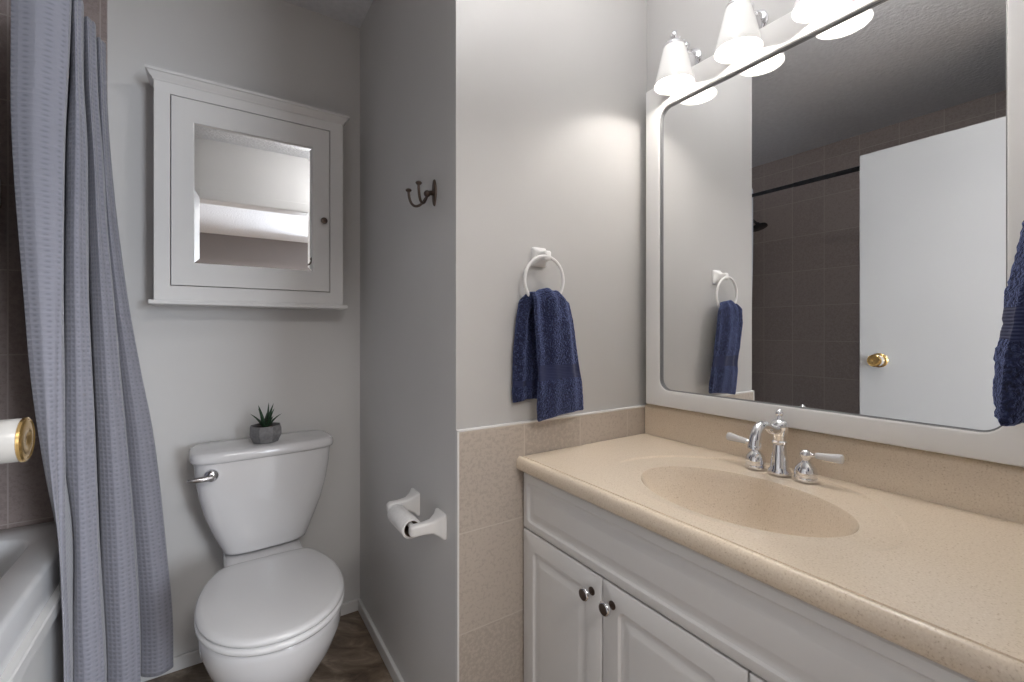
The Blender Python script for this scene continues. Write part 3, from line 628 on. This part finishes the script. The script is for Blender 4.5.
# ------------------------------------------------------------ vanity cabinet
VX = .696
t = thing('vanity_cabinet', 'white vanity cabinet with raised panel doors under the beige counter', 'cabinet', (.96, .52, 0))
bm = bmesh.new(); box(bm, VX+.016, XR-.004, .056, .074, .095, .782); box(bm, VX+.016, XR-.004, YT-.030, YT-.012, .095, .782); box(bm, VX+.016, VX+.034, .074, YT-.030, .60, .784); box(bm, VX+.016, VX+.034, .074, YT-.030, .095, .14); box(bm, VX+.034, XR-.004, .074, YT-.030, .095, .113); box(bm, XR-.014, XR-.004, .074, YT-.030, .113, .782); box(bm, VX+.075, XR-.004, .056, YT-.012, .001, .095)
link('carcass', bm, M_cab, t)
def panel(y0, y1, z0, z1, b, r=.012):
    cy, cz, w, h = (y0+y1)/2, (z0+z1)/2, y1-y0, z1-z0
    bm = bmesh.new()
    lp = [(0, .0, .002, 0), (0, .0, .002, .013), (-.004, 0, .004, .0155), (-.006, 0, .005, .016), (-2*b, 0, r, .016), (-2*b-.008, 0, r, .0115), (-2*b-.016, 0, r, .0105), (-2*b-.028, 0, r*.8, .0105), (-2*b-.056, 0, r*.6, .0155), (-2*b-.062, 0, r*.5, .016)]
    loft(bm, [[(VX+.016-e, y, z) for y, z in rr(cy, cz, w+s, h+s, rad, 5)] for s, _, rad, e in lp], True, True)
    return bm
link('drawer_front', panel(.058, 1.006, .637, .784, .020), M_cab, t, 25)
for i, (y0, y1, ky) in enumerate(((.7075, 1.006, .737), (.3875, .7045, .675), (.058, .3845, .358))):
    dr = link('door', panel(y0, y1, .105, .633, .045, .018), M_cab, t, 25)
    mx = Matrix.Translation((VX+.0005, ky, .591)) @ ROTX(-1)
    bm = bmesh.new(); lathe(bm, [(.009, 0), (.009, .002), (.0045, .004), (.0045, .016), (.008, .019)], 24, mx)
    kn = link('knob', bm, M_bronze, dr, 50)
    bm = bmesh.new(); lathe(bm, [(.006, .017), (.013, .018), (.015, .021), (.015, .025), (.0135, .0275), (.0118, .0285)], 28, mx, True, True); link('knob_rim', bm, M_chrome, kn, 40)
    bm = bmesh.new(); lathe(bm, [(.0117, .0278), (.0117, .0288), (.008, .0298), (0, .030)], 28, mx); link('knob_inlay', bm, M_bronze, kn, 40)

# ------------------------------------------------------------ countertop with moulded basin
CT = .828
t = thing('vanity_countertop', 'speckled beige vanity countertop with moulded oval sink', 'countertop', (.95, .52, .785))
bm = bmesh.new()
X0, X1, Y0, Y1 = .6980, 1.194, .054, YT-.011
bx, by, ba, bb = .910, .533, .148, .213         # basin centre, half width (x), half length (y)
n = 128
def ell(a, b, z, cx=bx, cy=by): return [(cx+a*math.cos(2*PI*k/n), cy+b*math.sin(2*PI*k/n), z) for k in range(n)]
def recta(z):
    out = []
    for k in range(n):
        c, s = math.cos(2*PI*k/n), math.sin(2*PI*k/n)
        f = min(((X1-bx) if c > 0 else (bx-X0))/max(abs(c), 1e-9), ((Y1-by) if s > 0 else (by-Y0))/max(abs(s), 1e-9))
        out.append((bx+c*f, by+s*f, z))
    # snap the nearest samples to the corners
    for X in (X0, X1):
        for Y in (Y0, Y1):
            i = min(range(n), key=lambda i: (out[i][0]-X)**2+(out[i][1]-Y)**2); out[i] = (X, Y, z)
    return out
def ring_e(a, b, dz):      # shallow splash ring that fades out towards the front edge
    out = []
    for k in range(n):
        c = math.cos(2*PI*k/n); g = min(max((c+.35)/.5, 0), 1)
        out.append((bx + (a if c > 0 else a*.76)*c + .030*max(c, 0), by+.010+b*math.sin(2*PI*k/n), CT + dz*g))
    return out
rings = [recta(CT), ring_e(.236, .289, 0), ring_e(.233, .286, -.0004), ring_e(.229, .282, -.0030), ring_e(.225, .278, -.0036), ell(ba+.008, bb+.008, CT-.0022), ell(ba+.0015, bb+.0015, CT-.0028), ell(ba-.001, bb-.001, CT-.0065)]
for i in range(1, 15):
    f = i/14; rings.append(ell(ba*(1-f)**.55*(1-.05*f)+.020*f, bb*(1-f)**.55*(1-.05*f)+.020*f, CT-.008-.125*(math.sin(f*PI/2))**1.1, bx+.02*f))
loft(bm, rings, False, True)
prof = [(X0, CT), (.6965, CT-.0035), (.6930, CT-.0035), (.6905, CT+.0012), (.6870, CT+.0020), (.6820, CT), (.6780, CT-.005), (.6762, CT-.012), (.6762, CT-.028), (.6790, CT-.033), (.686, CT-.037), (.75, CT-.037)]
loft(bm, [[(x, y, z) for x, z in prof] for y in (Y0, Y1)], False, False, False)
top = link('top_slab', bm, M_stone, t, 40)
bm = bmesh.new(); prof = [(XR-.0005, CT-.037), (X1-.001, CT-.037), (X1-.001, .914), (X1+.001, .920), (X1+.005, .924), (XR-.014, .926), (XR-.0005, .926)]
loft(bm, [[(x, y, z) for x, z in prof] for y in (Y0, Y1)]); link('backsplash', bm, M_stone, t, 40)
bm = bmesh.new(); lathe(bm, [(.022, 0), (.022, .002), (.017, .003), (.012, .001), (0, .001)], 28, Matrix.Translation((bx+.02, by, CT-.1328))); link('drain', bm, M_chrome, t, 40)

# ------------------------------------------------------------ faucet
FX, FY = 1.128, .548
t = thing('faucet', 'chrome centre faucet with two white lever handles behind the sink', 'faucet', (FX, FY, CT))
bm = bmesh.new(); mx = Matrix.Translation((FX, FY, CT))
lathe(bm, [(.024, 0), (.025, .004), (.023, .010), (.020, .014), (.0185, .030), (.0150, .058), (.0135, .070), (.0165, .073), (.0165, .077), (.0135, .080), (.0135, .090), (.0150, .096), (.0190, .106), (.0205, .114), (.0190, .122), (.0130, .128), (.0060, .131), (.0050, .137), (.0085, .141), (.0090, .145), (.0060, .150), (.0020, .154), (0, .155)], 40, mx)
link('body', bm, M_chrome, t, 40)
bm = bmesh.new()
tube(bm, bez((FX-.012, FY, CT+.108), (FX-.05, FY, CT+.106), (FX-.052, FY, CT+.124), (FX-.080, FY, CT+.124), 10)[:-1] + bez((FX-.080, FY, CT+.124), (FX-.100, FY, CT+.122), (FX-.108, FY, CT+.105), (FX-.112, FY, CT+.080), 10), [.0115]*6+[.0110]*5+[.0115]*5+[.012, .0125, .013, .0135, .0135], 20)
lathe(bm, [(.0145, -.006), (.0145, .001), (.0125, .003)], 24, Matrix.Translation((FX-.1115, FY, CT+.082)))
link('spout', bm, M_chrome, t, 50)
for s in (1, -1):
    y = FY + s*.0575; mx = Matrix.Translation((FX, y, CT))
    bm = bmesh.new(); lathe(bm, [(.0235, 0), (.0245, .004), (.0225, .008), (.0230, .011), (.0235, .020), (.0205, .030), (.0130, .039), (.0085, .044), (.0085, .049), (.0115, .052), (.0125, .058), (.0110, .065), (.0065, .069), (0, .070)], 36, mx)
    hd = link('handle', bm, M_chrome, t, 45)
    bm = bmesh.new(); tube(bm, [(FX, y+s*.006, CT+.059), (FX, y+s*.018, CT+.060), (FX, y+s*.022, CT+.0605)], [.0055, .005, .007], 16); link('lever_neck', bm, M_chrome, hd, 50)
    bm = bmesh.new(); tube(bm, [(FX, y+s*.021, CT+.0605), (FX, y+s*.025, CT+.061), (FX, y+s*.045, CT+.0625), (FX, y+s*.066, CT+.064), (FX, y+s*.072, CT+.0645), (FX, y+s*.074, CT+.0646)], [.0060, .0070, .0085, .0105, .0100, .0070], 20); link('lever', bm, M_porcelain, hd, 50)['label'] = 'white porcelain lever'

# ------------------------------------------------------------ added globe for fill light, out of view above the vanity
M_fill_globe = mat('added_fill_globe_glow', (.9, .9, .9), .3, Emission_Color=(1, .985, .97, 1), Emission_Strength=15)
t = thing('added_fill_globe', 'added opal globe for fill light, out of view above the vanity', 'lamp', (0.74, 0.58, CEIL-.2))
bm = bmesh.new(); lathe(bm, [(0, -.002), (.06, -.002), (.062, -.006), (.055, -.020), (.03, -.028), (.026, -.06), (.020, -.062), (0, -.062)], 40, Matrix.Translation((0.74, 0.58, CEIL))); link('added_globe_canopy', bm, M_white, t, 40)
bm = bmesh.new(); ball(bm, (0.74, 0.58, CEIL-.135), .08, 14); link('added_globe_ball', bm, M_fill_globe, t, 180)
